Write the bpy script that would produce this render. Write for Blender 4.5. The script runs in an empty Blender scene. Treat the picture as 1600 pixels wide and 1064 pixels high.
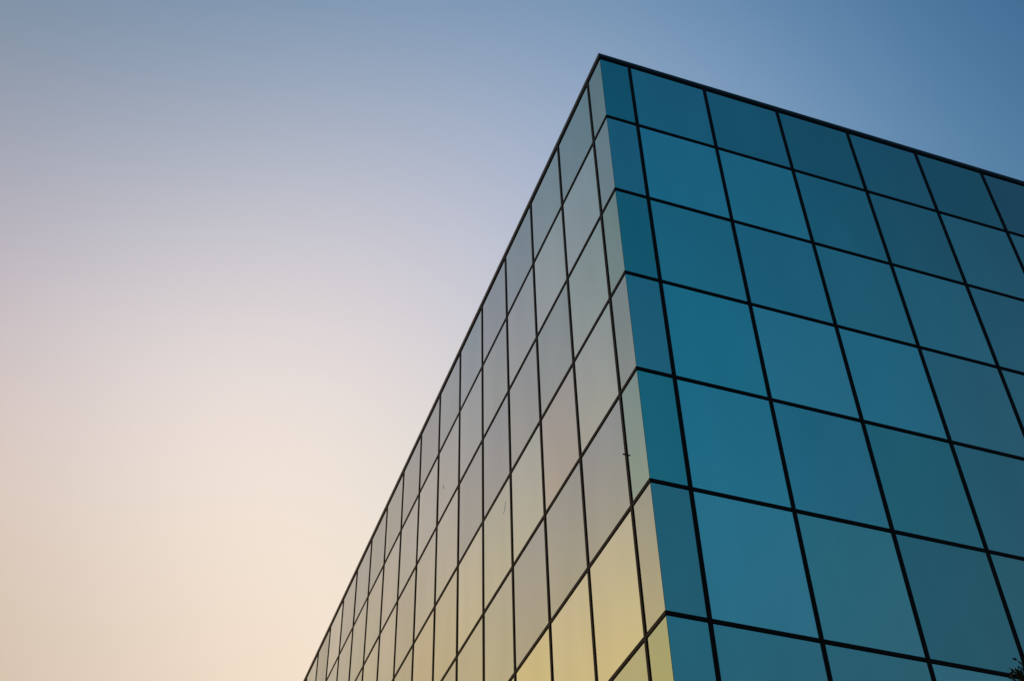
import bpy, bmesh, math, random
from mathutils import Vector, Matrix

S = bpy.context.scene
COL = S.collection
random.seed(7)

# ---------------------------------------------------------------- camera
# building corner at x = y = 0; one facade runs along +x (facing -y),
# the other along +y (facing -x); metres, ground at z = 0
cam = bpy.data.cameras.new('camera')
cam.sensor_width = 36.0
cam.lens = 36.0 * 1981.5 / 1600.0
cam.clip_start, cam.clip_end = 0.1, 3000
camo = bpy.data.objects.new('camera', cam)
COL.objects.link(camo)
CAM = Vector((-6.1505, -11.4316, 1.75))
right = Vector((0.9415, -0.3364, -0.0193)).normalized()
fwd = Vector((0.2545, 0.6724, 0.6950))
fwd = (fwd - right * fwd.dot(right)).normalized()
up = right.cross(fwd)
camo.matrix_world = Matrix(((right.x, up.x, -fwd.x, CAM.x), (right.y, up.y, -fwd.y, CAM.y),
                            (right.z, up.z, -fwd.z, CAM.z), (0, 0, 0, 1)))
S.camera = camo

# ---------------------------------------------------------------- sky and sun (dusk, sun low on the left)
SUN_EL, SUN_AZ = 4.0, -60.0       # azimuth clockwise from +y
w = bpy.data.worlds.new('World')
S.world = w
w.use_nodes = True
nt = w.node_tree
bg = nt.nodes['Background']
bg.inputs['Strength'].default_value = 0.1
sky = nt.nodes.new('ShaderNodeTexSky')
sky.sky_type = 'NISHITA'
sky.sun_disc = False
sky.sun_elevation = math.radians(SUN_EL)
sky.sun_rotation = math.radians(360 + SUN_AZ)
sky.air_density, sky.dust_density, sky.ozone_density = 1.0, 1.0, 1.5
# evening glow: the clear-air sky is multiplied by exp(smooth function of the world direction)
GLOW = [
    (0,0,0, -1.1949,-1.4769,-1.1743),
    (0,0,1, 3.2163,2.3294,0.0226),
    (0,0,2, -5.9702,-2.1419,1.8235),
    (0,0,3, 2.8546,0.8309,-0.6266),
    (0,1,0, -1.4412,-1.0540,-0.9140),
    (0,1,1, 2.7953,2.4687,2.7787),
    (0,1,2, -0.3205,-0.8541,-1.7024),
    (0,2,0, 0.3274,0.4660,0.7207),
    (0,2,1, 2.0303,1.5895,0.2403),
    (0,3,0, 1.5734,1.0387,0.3357),
    (1,0,0, 0.3191,0.2716,0.5580),
    (1,0,1, -1.3903,-0.7815,-0.9346),
    (1,0,2, -1.5613,-1.2180,-0.9985),
    (1,1,0, 1.9784,1.5558,1.1945),
    (1,1,1, -1.5007,-0.7058,0.4389),
    (1,2,0, 0.2208,0.1205,0.1194)]
tc = nt.nodes.new('ShaderNodeTexCoord')
sep = nt.nodes.new('ShaderNodeSeparateXYZ')
nt.links.new(tc.outputs['Generated'], sep.inputs[0])
zc = nt.nodes.new('ShaderNodeMath'); zc.operation = 'MAXIMUM'; zc.inputs[1].default_value = 0.0
nt.links.new(sep.outputs[2], zc.inputs[0])
base = {(1, 0, 0): sep.outputs[0], (0, 1, 0): sep.outputs[1], (0, 0, 1): zc.outputs[0]}
def mono(m):
    if m in base: return base[m]
    for k in range(3):
        if m[k] > 0:
            r = list(m); r[k] -= 1; u = [0, 0, 0]; u[k] = 1
            n = nt.nodes.new('ShaderNodeMath'); n.operation = 'MULTIPLY'
            nt.links.new(mono(tuple(r)), n.inputs[0]); nt.links.new(mono(tuple(u)), n.inputs[1])
            base[m] = n.outputs[0]
            return base[m]
acc = None
for a, b, c, r_, g_, b_ in GLOW:
    n = nt.nodes.new('ShaderNodeVectorMath'); n.operation = 'MULTIPLY_ADD'
    n.inputs[0].default_value = (r_, g_, b_)
    if a + b + c == 0: n.inputs[1].default_value = (1, 1, 1)
    else: nt.links.new(mono((a, b, c)), n.inputs[1])
    if acc: nt.links.new(acc, n.inputs[2])
    else: n.inputs[2].default_value = (0, 0, 0)
    acc = n.outputs[0]
# broad soft lobes of glow (direction, log gain)
LOBES = [
    (-0.5826,0.6943,0.4226, 0.2140,0.1708,-0.1512),
    (-0.4255,0.8002,0.4226, 0.5783,0.3341,-0.2812),
    (-0.2498,0.8712,0.4226, -0.1097,-0.1242,-0.3464),
    (-0.0632,0.9041,0.4226, -0.7404,-0.6365,-0.1529),
    (0.1261,0.8975,0.4226, 0.2101,-0.0689,-0.1838),
    (-0.5065,0.6037,0.6157, 0.2271,0.2454,0.3745),
    (-0.3454,0.7083,0.6157, -0.2631,-0.3434,0.2838),
    (-0.1638,0.7708,0.6157, -0.0246,-0.1711,-0.0775),
    (0.0275,0.7875,0.6157, 0.4377,0.6210,0.4930),
    (-0.4353,0.4353,0.7880, -0.0219,-0.0040,-0.4414),
    (-0.2602,0.5580,0.7880, -0.3857,-0.4204,-0.3902),
    (-0.0537,0.6133,0.7880, 0.2969,0.1091,0.0752),
    (0.1830,0.6830,0.7071, 0.1989,-0.1877,-0.0982),
    (-0.2034,0.3522,0.9135, -0.3939,-0.1348,0.1616),
    (0.0815,0.4623,0.8829, -0.0154,-0.0290,-0.0390),
    (0.3290,0.4698,0.8192, 1.1298,0.7114,0.6145),
    (0.2408,0.2870,0.9272, -0.2315,-0.1328,-0.2107),
    (0.4096,-0.7094,0.5736, 0.2862,0.5538,0.6728),
    (0.5417,-0.4545,0.7071, -0.1402,0.0882,0.1076),
    (0.2106,-0.5785,0.7880, -0.3734,0.3314,0.2826),
    (0.7405,-0.2695,0.6157, 0.3481,-0.0606,-0.0533)]
nrm = nt.nodes.new('ShaderNodeVectorMath'); nrm.operation = 'NORMALIZE'
nt.links.new(tc.outputs['Generated'], nrm.inputs[0])
for x_, y_, z_, r_, g_, b_ in LOBES:
    dt = nt.nodes.new('ShaderNodeVectorMath'); dt.operation = 'DOT_PRODUCT'
    nt.links.new(nrm.outputs[0], dt.inputs[0]); dt.inputs[1].default_value = (x_, y_, z_)
    ma = nt.nodes.new('ShaderNodeMath'); ma.operation = 'MULTIPLY_ADD'
    nt.links.new(dt.outputs['Value'], ma.inputs[0]); ma.inputs[1].default_value = 22.0; ma.inputs[2].default_value = -22.0
    ex = nt.nodes.new('ShaderNodeMath'); ex.operation = 'EXPONENT'; nt.links.new(ma.outputs[0], ex.inputs[0])
    n = nt.nodes.new('ShaderNodeVectorMath'); n.operation = 'MULTIPLY_ADD'
    n.inputs[0].default_value = (r_, g_, b_)
    nt.links.new(ex.outputs[0], n.inputs[1]); nt.links.new(acc, n.inputs[2])
    acc = n.outputs[0]
s2 = nt.nodes.new('ShaderNodeSeparateXYZ'); nt.links.new(acc, s2.inputs[0])
cx = nt.nodes.new('ShaderNodeCombineXYZ')
for k in range(3):
    e = nt.nodes.new('ShaderNodeMath'); e.operation = 'EXPONENT'
    nt.links.new(s2.outputs[k], e.inputs[0]); nt.links.new(e.outputs[0], cx.inputs[k])
# faint thin haze streaks, a couple of percent
hz = nt.nodes.new('ShaderNodeTexNoise'); hz.inputs['Scale'].default_value = 2.2
hz.inputs['Detail'].default_value = 3.0
nt.links.new(tc.outputs['Generated'], hz.inputs['Vector'])
hr = nt.nodes.new('ShaderNodeMapRange')
hr.inputs['To Min'].default_value, hr.inputs['To Max'].default_value = 0.96, 1.04
nt.links.new(hz.outputs['Fac'], hr.inputs['Value'])
vm = nt.nodes.new('ShaderNodeVectorMath'); vm.operation = 'MULTIPLY'
nt.links.new(sky.outputs[0], vm.inputs[0]); nt.links.new(cx.outputs[0], vm.inputs[1])
vs = nt.nodes.new('ShaderNodeVectorMath'); vs.operation = 'SCALE'
nt.links.new(vm.outputs[0], vs.inputs[0]); nt.links.new(hr.outputs[0], vs.inputs['Scale'])
nt.links.new(vs.outputs[0], bg.inputs['Color'])

sl = bpy.data.lights.new('sun', 'SUN')
sl.energy = 0.2
sl.angle = math.radians(0.5)
sl.color = (1.0, 0.72, 0.45)
so = bpy.data.objects.new('sun', sl)
COL.objects.link(so)
so.rotation_euler = (math.radians(90 - SUN_EL), 0, math.radians(180 - SUN_AZ))
so.location = (-40, 30, 30)

S.view_settings.view_transform = 'Standard'
S.view_settings.look = 'None'
S.view_settings.exposure = 2.0
S.view_settings.gamma = 1.0
S.view_settings.use_curve_mapping = False

# ---------------------------------------------------------------- helpers
def link(name, me, mat=None, parent=None, smooth=False):
    o = bpy.data.objects.new(name, me)
    COL.objects.link(o)
    if mat: me.materials.append(mat)
    if parent: o.parent = parent
    if smooth:
        for p in me.polygons: p.use_smooth = True
    return o

def boxes(name, bx, mat, parent, bevel=0.0):
    bm = bmesh.new()
    for x0, x1, y0, y1, z0, z1 in bx:
        v = [bm.verts.new(p) for p in ((x0, y0, z0), (x1, y0, z0), (x1, y1, z0), (x0, y1, z0),
                                       (x0, y0, z1), (x1, y0, z1), (x1, y1, z1), (x0, y1, z1))]
        for f in ((3, 2, 1, 0), (4, 5, 6, 7), (0, 1, 5, 4), (1, 2, 6, 5), (2, 3, 7, 6), (3, 0, 4, 7)):
            bm.faces.new([v[i] for i in f])
    if bevel: bmesh.ops.bevel(bm, geom=bm.edges[:], offset=bevel, segments=1, affect='EDGES')
    me = bpy.data.meshes.new(name); bm.to_mesh(me); bm.free()
    return link(name, me, mat, parent)

def mat(name):
    m = bpy.data.materials.new(name); m.use_nodes = True
    return m, m.node_tree, m.node_tree.nodes['Principled BSDF']

# ---------------------------------------------------------------- materials
# coated reflective glazing: teal reflectance face-on rising to nearly neutral at grazing angles;
# a mesh attribute tints each pane, painting in differences of sky reflection
RP = (0.087, 0.334, 0.33, 0.934, 0.937, 0.902, 1.5)
glass = bpy.data.materials.new('coated_glass'); glass.use_nodes = True
g = glass.node_tree; g.nodes.clear()
out = g.nodes.new('ShaderNodeOutputMaterial')
gl = g.nodes.new('ShaderNodeBsdfGlossy'); gl.inputs['Roughness'].default_value = 0.0
lw = g.nodes.new('ShaderNodeLayerWeight'); lw.inputs['Blend'].default_value = 0.5
pw = g.nodes.new('ShaderNodeMath'); pw.operation = 'POWER'; pw.inputs[1].default_value = RP[6]
g.links.new(lw.outputs['Facing'], pw.inputs[0])
mx = g.nodes.new('ShaderNodeMix'); mx.data_type = 'RGBA'
g.links.new(pw.outputs[0], mx.inputs[0])
mx.inputs[6].default_value = (*RP[0:3], 1); mx.inputs[7].default_value = (*RP[3:6], 1)
at = g.nodes.new('ShaderNodeAttribute'); at.attribute_name = 'reflection_tint'
mm = g.nodes.new('ShaderNodeVectorMath'); mm.operation = 'MULTIPLY'
g.links.new(mx.outputs[2], mm.inputs[0]); g.links.new(at.outputs['Color'], mm.inputs[1])
# very light dust film that varies over the facade
tcg = g.nodes.new('ShaderNodeTexCoord')
mp = g.nodes.new('ShaderNodeMapping'); mp.inputs['Scale'].default_value = (1.3, 1.3, 0.35)
nz = g.nodes.new('ShaderNodeTexNoise'); nz.inputs['Scale'].default_value = 1.0; nz.inputs['Detail'].default_value = 5
g.links.new(tcg.outputs['Object'], mp.inputs[0]); g.links.new(mp.outputs[0], nz.inputs['Vector'])
mr = g.nodes.new('ShaderNodeMapRange')
mr.inputs['From Min'].default_value, mr.inputs['From Max'].default_value = 0.3, 0.7
mr.inputs['To Min'].default_value, mr.inputs['To Max'].default_value = 0.96, 1.03
g.links.new(nz.outputs['Fac'], mr.inputs['Value'])
ms = g.nodes.new('ShaderNodeVectorMath'); ms.operation = 'SCALE'
g.links.new(mm.outputs[0], ms.inputs[0]); g.links.new(mr.outputs[0], ms.inputs['Scale'])
mn = g.nodes.new('ShaderNodeVectorMath'); mn.operation = 'MINIMUM'; mn.inputs[1].default_value = (0.97, 0.97, 0.97)
g.links.new(ms.outputs[0], mn.inputs[0]); g.links.new(mn.outputs[0], gl.inputs['Color'])
g.links.new(gl.outputs[0], out.inputs['Surface'])

def metal(name, col, rough, spec=0.5):
    m, n, p = mat(name)
    p.inputs['Base Color'].default_value = (*col, 1)
    p.inputs['Roughness'].default_value = rough
    p.inputs['Specular IOR Level'].default_value = spec
    nz = n.nodes.new('ShaderNodeTexNoise'); nz.inputs['Scale'].default_value = 6; nz.inputs['Detail'].default_value = 4
    t = n.nodes.new('ShaderNodeTexCoord'); n.links.new(t.outputs['Object'], nz.inputs['Vector'])
    r = n.nodes.new('ShaderNodeMapRange'); r.inputs['To Min'].default_value = rough * 0.8
    r.inputs['To Max'].default_value = rough * 1.25
    n.links.new(nz.outputs['Fac'], r.inputs['Value']); n.links.new(r.outputs[0], p.inputs['Roughness'])
    return m
frame_m = metal('dark_anodised_frame', (0.0045, 0.003, 0.0024), 0.5, 0.07)
cope_m = metal('dark_coping_metal', (0.008, 0.009, 0.012), 0.35, 0.3)
seal_m = metal('black_seal', (0.006, 0.006, 0.006), 0.7, 0.2)
core_m = metal('dark_core', (0.03, 0.03, 0.03), 0.8, 0.2)

def speckle(name, c0, c1, scale, rough=0.9):
    m, n, p = mat(name)
    t = n.nodes.new('ShaderNodeTexCoord')
    z = n.nodes.new('ShaderNodeTexNoise'); z.inputs['Scale'].default_value = scale; z.inputs['Detail'].default_value = 8
    r = n.nodes.new('ShaderNodeValToRGB')
    r.color_ramp.elements[0].color = (*c0, 1); r.color_ramp.elements[1].color = (*c1, 1)
    r.color_ramp.elements[0].position, r.color_ramp.elements[1].position = 0.3, 0.7
    n.links.new(t.outputs['Object'], z.inputs['Vector']); n.links.new(z.outputs['Fac'], r.inputs[0])
    n.links.new(r.outputs[0], p.inputs['Base Color']); p.inputs['Roughness'].default_value = rough
    return m
asphalt_m = speckle('asphalt', (0.04, 0.04, 0.042), (0.065, 0.064, 0.06), 3.0)
paving_m = speckle('concrete_paving', (0.22, 0.21, 0.2), (0.34, 0.33, 0.31), 1.5)
kerb_m = speckle('kerb_stone', (0.26, 0.26, 0.25), (0.36, 0.35, 0.33), 4.0)
roof_m = speckle('roof_gravel', (0.18, 0.18, 0.17), (0.3, 0.29, 0.27), 12.0)
bark_m = speckle('bark', (0.05, 0.038, 0.028), (0.11, 0.085, 0.06), 14.0)
leaf_m = speckle('leaf', (0.008, 0.016, 0.006), (0.022, 0.034, 0.012), 2.5, 0.8)
leaf_m.node_tree.nodes['Principled BSDF'].inputs['Specular IOR Level'].default_value = 0.1

# ---------------------------------------------------------------- ground
def sheet(name, x0, x1, y0, y1, z, m, hole=None):
    bm = bmesh.new()
    v = [bm.verts.new(p) for p in ((x0, y0, z), (x1, y0, z), (x1, y1, z), (x0, y1, z))]
    bm.faces.new(v)
    me = bpy.data.meshes.new(name); bm.to_mesh(me); bm.free()
    o = link(name, me, m); o['kind'] = 'structure'
    return o
sheet('ground', -900, 900, -900, 900, -0.13, asphalt_m)
pv = boxes('pavement', [(-4.0, 44.0, -5.5, 48.0, -0.12, -0.004)], paving_m, None, 0.0)
pv['kind'] = 'structure'
kb = boxes('kerb', [(-4.16, 44.16, -5.66, -5.5, -0.125, 0.004), (-4.16, 44.16, 48.0, 48.16, -0.125, 0.004),
                    (-4.16, -4.0, -5.5, 48.0, -0.125, 0.004), (44.0, 44.16, -5.5, 48.0, -0.125, 0.004)], kerb_m, None)
kb['kind'] = 'structure'

# ---------------------------------------------------------------- the glass building
B = bpy.data.objects.new('office_building', None)
COL.objects.link(B)
B['label'] = 'glass office block with blue mirror panes in a black grid, its sharp corner overhead'
B['category'] = 'office building'

W0, WP, HP = 0.576, 1.5, 1.9423        # narrow corner bay, bay width, storey-band height
NR, NL = 14, 24                        # bays on the right and left facade
Z6 = 9.717
ROW = [Z6 + 11.474] + [Z6 + 9.7125 - HP * k for k in range(11)]
ROW[-1] = 0.0
NROW = len(ROW) - 1
XR = W0 + WP * (NR - 1)
YL = W0 + WP * (NL - 1)
XE, YE = XR + W0, YL + W0               # far corners

REFLECTION_TINT = {  # colour gain per pane, stands in for uneven reflections of tilted glass
    ('L',5,0): (0.903,0.957,0.979),
    ('L',6,0): (0.888,0.917,0.922),
    ('L',7,0): (0.882,0.891,0.902),
    ('L',8,0): (0.865,0.875,0.892),
    ('L',9,0): (0.879,0.900,0.901),
    ('L',11,0): (0.886,0.899,0.961),
    ('L',5,1): (0.964,0.991,1.007),
    ('L',6,1): (0.982,0.992,1.005),
    ('L',7,1): (1.006,1.017,1.039),
    ('L',5,2): (0.889,0.911,0.955),
    ('L',6,2): (1.037,1.043,1.056),
    ('L',6,3): (1.059,1.032,0.978),
    ('L',7,2): (0.998,1.006,1.024),
    ('L',7,3): (1.062,1.019,0.968),
    ('L',5,3): (1.122,1.125,1.090),
    ('L',4,2): (0.887,0.904,0.952),
    ('L',4,3): (1.069,1.091,1.064),
    ('L',4,4): (0.973,0.997,1.042),
    ('L',3,3): (1.124,1.146,1.110),
    ('L',3,4): (0.873,0.891,1.015),
    ('L',3,5): (1.234,1.188,1.043),
    ('L',2,3): (1.124,1.023,0.997),
    ('L',2,4): (0.888,0.898,0.986),
    ('L',2,5): (1.222,1.181,1.151),
    ('L',1,4): (0.925,0.916,1.006),
    ('L',1,5): (1.248,1.193,1.159),
    ('L',1,3): (1.179,1.136,1.099),
    ('L',0,3): (0.929,0.922,0.920),
    ('L',1,2): (1.164,1.156,1.088),
    ('L',2,2): (0.980,0.978,0.961),
    ('L',4,1): (0.965,0.981,0.960),
    ('L',0,5): (0.938,0.910,0.953),
    ('L',0,6): (0.816,0.865,0.805),
    ('L',1,6): (0.899,0.924,0.948),
    ('L',0,0): (0.977,0.940,0.898),
    ('L',1,0): (1.010,1.013,1.018),
    ('L',1,1): (1.316,1.229,1.207),
    ('L',0,2): (0.929,0.974,0.909),
    ('L',2,1): (1.261,1.213,1.155),
    ('L',3,0): (0.979,0.988,1.007),
    ('L',0,4): (0.779,0.922,0.943),
    ('L',12,0): (0.922,0.924,0.983),
    ('L',9,1): (0.983,0.974,1.011),
    ('R',0,0): (0.710,0.859,0.845),
    ('R',1,0): (1.117,1.042,1.036),
    ('R',2,0): (0.990,0.943,0.936),
    ('R',1,1): (1.240,1.256,1.253),
    ('R',3,0): (0.867,0.877,0.864),
    ('R',5,0): (0.797,0.828,0.819),
    ('R',6,0): (0.843,0.765,0.793),
    ('R',2,1): (1.252,1.266,1.232),
    ('R',0,1): (1.179,0.969,0.989),
    ('R',0,2): (0.737,0.860,0.840),
    ('R',1,2): (1.108,1.085,1.072),
    ('R',0,3): (1.124,0.895,0.925),
    ('R',1,3): (0.965,1.151,1.161),
    ('R',2,3): (1.314,1.212,1.226),
    ('R',0,4): (0.736,0.915,0.886),
    ('R',1,4): (1.069,1.147,1.177),
    ('R',0,5): (0.961,0.810,0.804),
    ('R',1,5): (1.279,1.176,1.193),
    ('R',2,4): (0.993,1.039,1.079),
    ('R',3,3): (1.078,1.195,1.221),
    ('R',4,3): (1.073,0.999,1.007),
    ('R',2,5): (1.130,1.061,1.013),
    ('R',3,5): (0.781,0.833,0.829),
    ('R',1,6): (1.037,0.959,0.952),
    ('R',3,4): (0.819,0.954,0.931),
    ('R',4,2): (1.115,1.126,1.120),
    ('R',5,2): (1.018,0.982,0.990)}
rb = random.Random(21)

def colx(c):
    return (0.007 if c == 0 else W0 + WP * (c - 1), W0 + WP * c)

def pane_geo(face, c, r, bm, lay, n=10):
    """one slightly bowed sheet of glass with its edge thickness"""
    a0, a1 = colx(c)
    last = (XE if face == 'R' else YE)
    if c == (NR if face == 'R' else NL): a1 = last - 0.01
    z1, z0 = ROW[r] + (0.02 if r == 0 else 0), ROW[r + 1]
    rr = random.Random(hash_(face, c, r))
    t = REFLECTION_TINT.get((face, c, r))
    if t is None:                     # unsampled pane: like its neighbours, plus a little tint scatter
        acc = [0, 0, 0]; ws = 0
        for (f_, c_, r_), v in REFLECTION_TINT.items():
            if f_ == face:
                wt = 1.0 / ((c - c_) ** 2 * .6 + (r - r_) ** 2 * 1.5 + .6) ** 1.2
                ws += wt
                for i in range(3): acc[i] += wt * v[i]
        k = rr.gauss(1.0, 0.045)
        t = tuple(x / ws * k * rr.gauss(1, s_) for x, s_ in zip(acc, (.012, .006, .014)))
    bow = rr.uniform(-0.0025, 0.003)
    tx, tz = rr.uniform(-0.0018, 0.0018), rr.uniform(-0.002, 0.002)
    if c == 0: tx = tz = 0; bow *= 0.3
    grid = []
    for j in range(n + 1):
        row = []
        for i in range(n + 1):
            u, v = i / n, j / n
            d = 0.003 + bow * (1 - (2 * u - 1) ** 2) * (1 - (2 * v - 1) ** 2) + tx * (u - .5) + tz * (v - .5)
            a, z = a0 + (a1 - a0) * u, z0 + (z1 - z0) * v
            row.append(bm.verts.new((a, d, z) if face == 'R' else (d, a, z)))
        grid.append(row)
    fs = []
    for j in range(n):
        for i in range(n):
            q = [grid[j][i], grid[j][i + 1], grid[j + 1][i + 1], grid[j + 1][i]]
            if face == 'L': q.reverse()
            f = bm.faces.new(q); f.smooth = True; fs.append(f)
    back = [bm.verts.new((a, 0.018, z) if face == 'R' else (0.018, a, z))
            for a, z in ((max(a0, .019), z0), (a1, z0), (a1, z1), (max(a0, .019), z1))]
    edge = {}
    def rim(v):                       # own vertices, so the edge of the sheet stays crisp
        if v not in edge: edge[v] = bm.verts.new(v.co)
        return edge[v]
    ring = [[rim(grid[0][i]) for i in range(n + 1)], [rim(grid[j][n]) for j in range(n + 1)],
            [rim(grid[n][n - i]) for i in range(n + 1)], [rim(grid[n - j][0]) for j in range(n + 1)]]
    for s in range(4):
        q = list(reversed(ring[s])) + [back[s], back[(s + 1) % 4]]
        if face == 'L': q.reverse()
        fs.append(bm.faces.new(q))
    q = [back[3], back[2], back[1], back[0]]
    if face == 'L': q.reverse()
    fs.append(bm.faces.new(q))
    for f in fs:
        for l in f.loops: l[lay] = (*t, 1.0)

def hash_(face, c, r): return (1 if face == 'R' else 2) * 10007 + c * 131 + r * 17

def proj(p):
    v = Vector(p) - CAM
    d = v.dot(fwd)
    return 800 + 1981.5 * v.dot(right) / d, 532 - 1981.5 * v.dot(up) / d, d

def seen_area(face, c, r):
    """how much of the picture a pane fills, sampled on a grid"""
    a0, a1 = colx(c); z1, z0 = ROW[r], ROW[r + 1]
    P = lambda a, z: (a, 0, z) if face == 'R' else (0, a, z)
    hit = 0; K = 8
    for i in range(K):
        for j in range(K):
            x, y, d = proj(P(a0 + (a1 - a0) * (i + .5) / K, z0 + (z1 - z0) * (j + .5) / K))
            if d > 0 and 0 <= x <= 1600 and 0 <= y <= 1064: hit += 1
    if not hit: return 0
    q = [proj(P(a, z)) for a, z in ((a0, z0), (a1, z0), (a1, z1), (a0, z1))]
    ar = abs(sum(q[i][0] * q[(i + 1) % 4][1] - q[(i + 1) % 4][0] * q[i][1] for i in range(4))) / 2
    return ar * hit / (K * K)

allp = [(seen_area(f, c, r), f, c, r) for f, n in (('R', NR), ('L', NL)) for c in range(n + 1) for r in range(NROW)]
allp.sort(key=lambda t: -t[0])
big = [p for p in allp if p[0] > 0][:100]
rest = [p for p in allp if p not in big]
def pane_object(ps, stuff=False):
    bm = bmesh.new(); lay = bm.loops.layers.float_color.new('reflection_tint')
    for _, f, c, r in ps: pane_geo(f, c, r, bm, lay, 10 if not stuff else 6)
    me = bpy.data.meshes.new('window_pane'); bm.to_mesh(me); bm.free()
    o = link('window_pane', me, glass, B)
    if stuff: o['kind'] = 'stuff'
    return o
for p in sorted(big, key=lambda t: (t[1], t[3], t[2])): pane_object([p])
pane_object(rest, True)

# vertical cover caps (mullions) and horizontal ones (transoms)
FW = 0.0285
def mull(face, c):
    a = W0 + WP * c
    if face == 'R': return (a - FW, a + FW, -0.011, 0.030, 0.0, ROW[0] + 0.01)
    return (-0.011, 0.030, a - FW, a + FW, 0.0, ROW[0] + 0.01)
def inview_line(pts):
    return any(d > 0 and 0 <= x <= 1600 and 0 <= y <= 1064 for x, y, d in map(proj, pts))
hid = []
for face, n in (('R', NR), ('L', NL)):
    for c in range(n):
        a = W0 + WP * c
        pts = [((a, 0, ROW[0] * k / 200) if face == 'R' else (0, a, ROW[0] * k / 200)) for k in range(201)]
        if inview_line(pts): boxes('mullion', [mull(face, c)], frame_m, B, 0.0015)
        else: hid.append(mull(face, c))
boxes('mullion', hid, frame_m, B)['kind'] = 'stuff'
for r in range(1, NROW):
    z = ROW[r]
    bx = [(-0.008, XE, -0.008, 0.027, z - FW, z + FW), (-0.008, 0.027, 0.027, YE, z - FW, z + FW)]
    boxes('transom', [bx[0]], frame_m, B, 0.0)
    boxes('transom', [bx[1]], frame_m, B, 0.0)
# black silicone joint where the corner panes meet
boxes('corner_seal', [(0.0085, 0.03, 0.0085, 0.03, 0.02, ROW[0])], seal_m, B)
# parapet: narrow black head strip, then the projecting coping
ZT = ROW[0]
boxes('head_strip', [(-0.0125, XE + .014, -0.0125, 0.03, ZT - 0.03, ZT + 0.022), (-0.0125, 0.03, 0.03, YE, ZT - 0.03, ZT + 0.022)], frame_m, B)
PJ = 0.020
boxes('coping', [(-PJ, XE + PJ, -PJ, 0.34, ZT + 0.022, ZT + 0.105)], cope_m, B, 0.004)
boxes('coping', [(-PJ, 0.34, 0.34, YE - 0.34, ZT + 0.022, ZT + 0.105)], cope_m, B, 0.004)
boxes('coping', [(XE - 0.34, XE + PJ, 0.34, YE - 0.34, ZT + 0.022, ZT + 0.105)], cope_m, B, 0.004)
boxes('coping', [(-PJ, XE + PJ, YE - 0.34, YE + PJ, ZT + 0.022, ZT + 0.105)], cope_m, B, 0.004)
boxes('roof', [(0.3, XE - 0.3, 0.3, YE - 0.3, ZT - 0.6, ZT - 0.35)], roof_m, B)
# body behind the glass
boxes('wall', [(0.04, XE - 0.02, 0.04, 0.3, -0.1, ZT + 0.018), (0.04, 0.3, 0.3, YE - 0.3, -0.1, ZT + 0.018),
               (XE - 0.3, XE - 0.02, 0.3, YE - 0.3, -0.1, ZT + 0.018), (0.04, XE - 0.02, YE - 0.3, YE - 0.02, -0.1, ZT + 0.018)],
      core_m, B)
# the two facades turned away from the camera, same grid
def plain_wall():
    bm = bmesh.new(); lay = bm.loops.layers.float_color.new('reflection_tint')
    rr = random.Random(5)
    def quad(pts):
        f = bm.faces.new([bm.verts.new(p) for p in pts]); k = rr.gauss(1, .05)
        for l in f.loops: l[lay] = (k, k, k, 1)
    for r in range(NROW):
        z1, z0 = ROW[r], ROW[r + 1]
        for c in range(NR + 1):
            a0, a1 = colx(c); a1 = min(a1, XE - .01)
            quad(((a1, YE, z0), (a0, YE, z0), (a0, YE, z1), (a1, YE, z1)))
        for c in range(NL + 1):
            a0, a1 = colx(c); a1 = min(a1, YE - .01)
            quad(((XE, a0, z0), (XE, a1, z0), (XE, a1, z1), (XE, a0, z1)))
    me = bpy.data.meshes.new('rear_glazing'); bm.to_mesh(me); bm.free()
    link('rear_glazing', me, glass, B)
    bx = []
    for c in range(NR): a = W0 + WP * c; bx.append((a - FW, a + FW, YE - .01, YE + .016, 0, ZT))
    for c in range(NL): a = W0 + WP * c; bx.append((XE - .01, XE + .016, a - FW, a + FW, 0, ZT))
    for z in ROW[1:-1]:
        bx.append((0, XE + .013, YE - .012, YE + .013, z - FW, z + FW))
        bx.append((XE - .012, XE + .013, 0, YE - .012, z - FW, z + FW))
    boxes('rear_frame', bx, frame_m, B)
plain_wall()

# small steel pin standing out of the first left mullion, and two hair-thin runs on panes
def solve_left(px, py):
    d = fwd + right * ((px - 800) / 1981.5) - up * ((py - 532) / 1981.5)
    t = -CAM.x / d.x
    return CAM + d * t
q = solve_left(979, 710)
pin = boxes('tie_back_pin', [(-0.046, -0.010, W0 - 0.007, W0 + 0.007, q.z - 0.007, q.z + 0.007),
                             (-0.049, -0.044, W0 - 0.010, W0 + 0.010, q.z - 0.010, q.z + 0.010)], frame_m, B)
def run_mark(pts, wdt):
    bm = bmesh.new(); lay = bm.loops.layers.float_color.new('reflection_tint')
    prev = None
    for k, (y, z) in enumerate(pts):
        ww = wdt * (0.4 + 0.6 * math.sin(math.pi * (k + .3) / len(pts)))
        a = [bm.verts.new((x, y + s * ww, z)) for s in (-1, 1) for x in (0.0035, -0.0005)]
        if prev:
            for i, j in ((0, 1), (1, 3), (3, 2), (2, 0)):
                f = bm.faces.new([prev[i], prev[j], a[j], a[i]])
                for l in f.loops: l[lay] = (.86, .86, .86, 1)
        prev = a
    bmesh.ops.recalc_face_normals(bm, faces=bm.faces)
    me = bpy.data.meshes.new('stain_run'); bm.to_mesh(me); bm.free()
    link('stain_run', me, glass, B)
for a in (((692.2, 757), (692.6, 760), (692.4, 764)), ((789.6, 783), (789, 790), (788, 797), (786.4, 802))):
    run_mark([(solve_left(*p).y, solve_left(*p).z) for p in a], 0.005)

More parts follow.
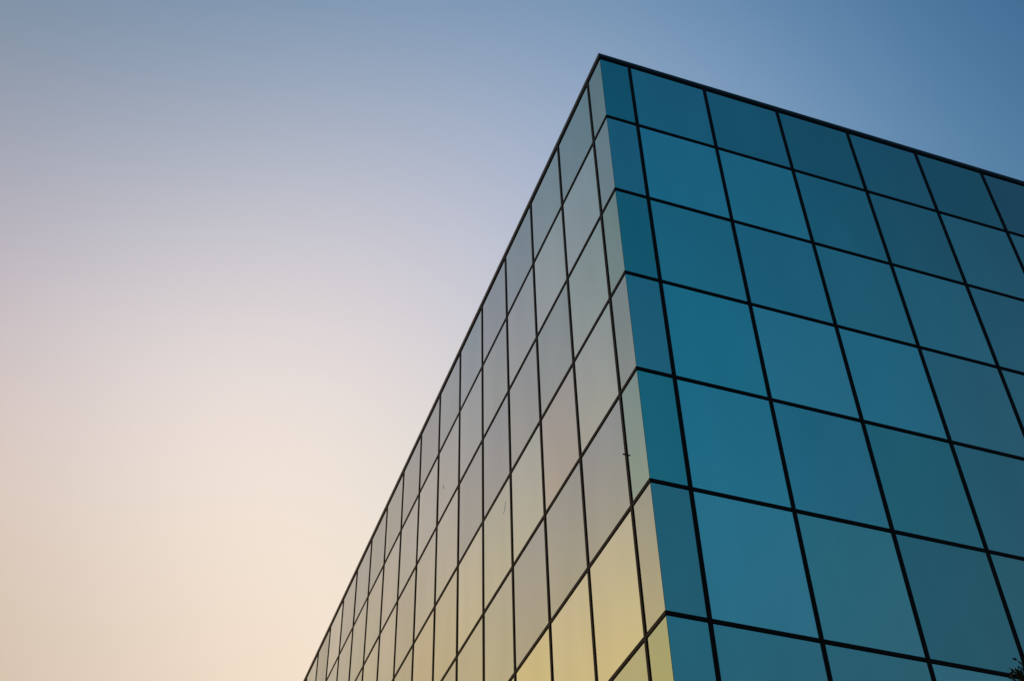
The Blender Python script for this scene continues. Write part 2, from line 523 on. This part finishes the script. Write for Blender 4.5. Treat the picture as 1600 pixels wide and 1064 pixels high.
# ---------------------------------------------------------------- tree, only its outermost twigs reach the picture
T = bpy.data.objects.new('tree', None)
COL.objects.link(T)
T['label'] = 'dark leafy twigs of a tree in front of blue glass in the lower right corner'
T['category'] = 'tree'
def cam_pt(px, py, dist):
    d = (fwd + right * ((px - 800) / 1981.5) - up * ((py - 532) / 1981.5))
    return CAM + d * dist
TD = 11.5
RC = 1.55
tip = cam_pt(1603, 1066, TD)
ctr = tip + (right * 0.78 - up * 0.66).normalized() * (RC * 1.06)
ctr = Vector((ctr.x, ctr.y, ctr.z))
T.location = (ctr.x, ctr.y, 0)
TI = Matrix.Translation((-ctr.x, -ctr.y, 0))

def tube(bm, pts, rad, seg=8):
    prev = None
    for k, p in enumerate(pts):
        p = Vector(p)
        t = (Vector(pts[min(k + 1, len(pts) - 1)]) - Vector(pts[max(k - 1, 0)])).normalized()
        a = t.cross(Vector((0.3, 0.9, 0.1))).normalized(); b = t.cross(a)
        ring = [bm.verts.new(p + (a * math.cos(2 * math.pi * i / seg) + b * math.sin(2 * math.pi * i / seg)) * rad[k]) for i in range(seg)]
        if prev:
            for i in range(seg): bm.faces.new([prev[i], prev[(i + 1) % seg], ring[(i + 1) % seg], ring[i]])
        prev = ring
    bm.faces.new(prev)
rt = random.Random(11)
bt = bmesh.new()
trunk = []
hgt = ctr.z - 0.4
for k in range(9):
    f = k / 8
    trunk.append(Vector((ctr.x + 0.12 * math.sin(f * 4) * (1 - f * .3), ctr.y + 0.09 * math.cos(f * 5) - .09, -0.05 + hgt * f)))
tube(bt, trunk, [0.15 * (1 - 0.62 * k / 8) + (0.06 if k == 0 else 0) for k in range(9)], 12)
ends = []
for k in range(26):
    f = rt.uniform(0.5, 1.0)
    i = min(int(f * 8), 7); p0 = trunk[i].lerp(trunk[i + 1], f * 8 - i)
    u = Vector((rt.gauss(0, 1), rt.gauss(0, 1), rt.gauss(0.45, .7))).normalized()
    e = ctr + Vector((u.x * RC, u.y * RC, u.z * RC * 1.0)) * rt.uniform(.7, .97)
    mid = p0.lerp(e, .5) + Vector((rt.uniform(-.15, .15), rt.uniform(-.15, .15), rt.uniform(-.05, .2)))
    tube(bt, [p0, p0.lerp(mid, .5) + Vector((0, 0, .03)), mid, mid.lerp(e, .55), e], [0.05, .04, .028, .016, .006], 6)
    ends.append((mid, e))
me = bpy.data.meshes.new('trunk'); bt.transform(TI); bt.to_mesh(me); bt.free()
link('trunk', me, bark_m, T, True)

bl = bmesh.new()
def leaf(p, d, s, nrm):
    d = d.normalized(); sd = d.cross(nrm)
    if sd.length < 1e-3: sd = d.cross(Vector((0, 0, 1)))
    sd.normalize(); n2 = sd.cross(d)
    P = [p, p + d * s * .35 + sd * s * .24 + n2 * s * .05, p + d * s * .75 + sd * s * .17 + n2 * s * .03, p + d * s,
         p + d * s * .75 - sd * s * .17 + n2 * s * .03, p + d * s * .35 - sd * s * .24 + n2 * s * .05, p + d * s * .5]
    v = [bl.verts.new(q) for q in P]
    for a, b in ((0, 1), (1, 2), (2, 3), (3, 4), (4, 5), (5, 0)): bl.faces.new([v[a], v[b], v[6]])
def sprig(p, d, L, n, s=0.05):
    d = d.normalized()
    tube(bl, [p, p + d * L * .5 + Vector((0, 0, -.01)), p + d * L], [.004, .003, .0015], 4)
    for k in range(n):
        f = (k + .6) / n
        u = Vector((rt.gauss(0, 1), rt.gauss(0, 1), rt.gauss(0, 1)))
        leaf(p + d * L * f, d * .7 + u.normalized() * .9, s * rt.uniform(.7, 1.25), Vector((rt.gauss(0, 1), rt.gauss(0, 1), 1)))
for _ in range(3800):
    m_, e_ = rt.choice(ends)
    p = m_.lerp(e_, rt.uniform(0.1, 1.0)) + Vector((rt.gauss(0, .22), rt.gauss(0, .22), rt.gauss(0, .2)))
    if (p - ctr).length > RC * .9: continue
    sprig(p, (p - ctr).normalized() + Vector((rt.gauss(0, .6), rt.gauss(0, .6), rt.gauss(0, .5))), rt.uniform(.08, .2), rt.randint(7, 11))
# the outer twigs on the side towards the building corner
for (x0, y0, x1, y1, n) in ((1612, 1068, 1579, 1045, 13), (1614, 1060, 1584, 1051, 13), (1616, 1052, 1590, 1031, 9),
                            (1612, 1058, 1590, 1046, 12), (1604, 1075, 1578, 1058, 10), (1618, 1050, 1597, 1042, 12),
                            (1612, 1066, 1592, 1054, 10), (1622, 1042, 1598, 1038, 6),
                            (1610, 1062, 1583, 1056, 14), (1616, 1054, 1589, 1049, 14), (1615, 1070, 1590, 1062, 14),
                            (1606, 1060, 1586, 1047, 16), (1612, 1056, 1594, 1043, 14), (1604, 1072, 1584, 1062, 14), (1616, 1048, 1596, 1034, 9)):
    a = cam_pt(x0, y0, TD + rt.uniform(-.15, .15)); b = cam_pt(x1, y1, TD + rt.uniform(-.15, .15))
    tube(bl, [ctr.lerp(a, .8), a, b], [.008, .005, .0015], 5)
    for k in range(n):
        f = (k / (n - 1)) ** .8
        p = a.lerp(b, f)
        u = Vector((rt.gauss(0, 1), rt.gauss(0, 1), rt.gauss(0, 1))).normalized()
        leaf(p, (b - a).normalized() * .5 + u, 0.04 * rt.uniform(.7, 1.25), Vector((rt.gauss(0, 1), rt.gauss(0, 1), rt.gauss(0, 1))))
me = bpy.data.meshes.new('crown'); bl.transform(TI); bl.to_mesh(me); bl.free()
link('crown', me, leaf_m, T)
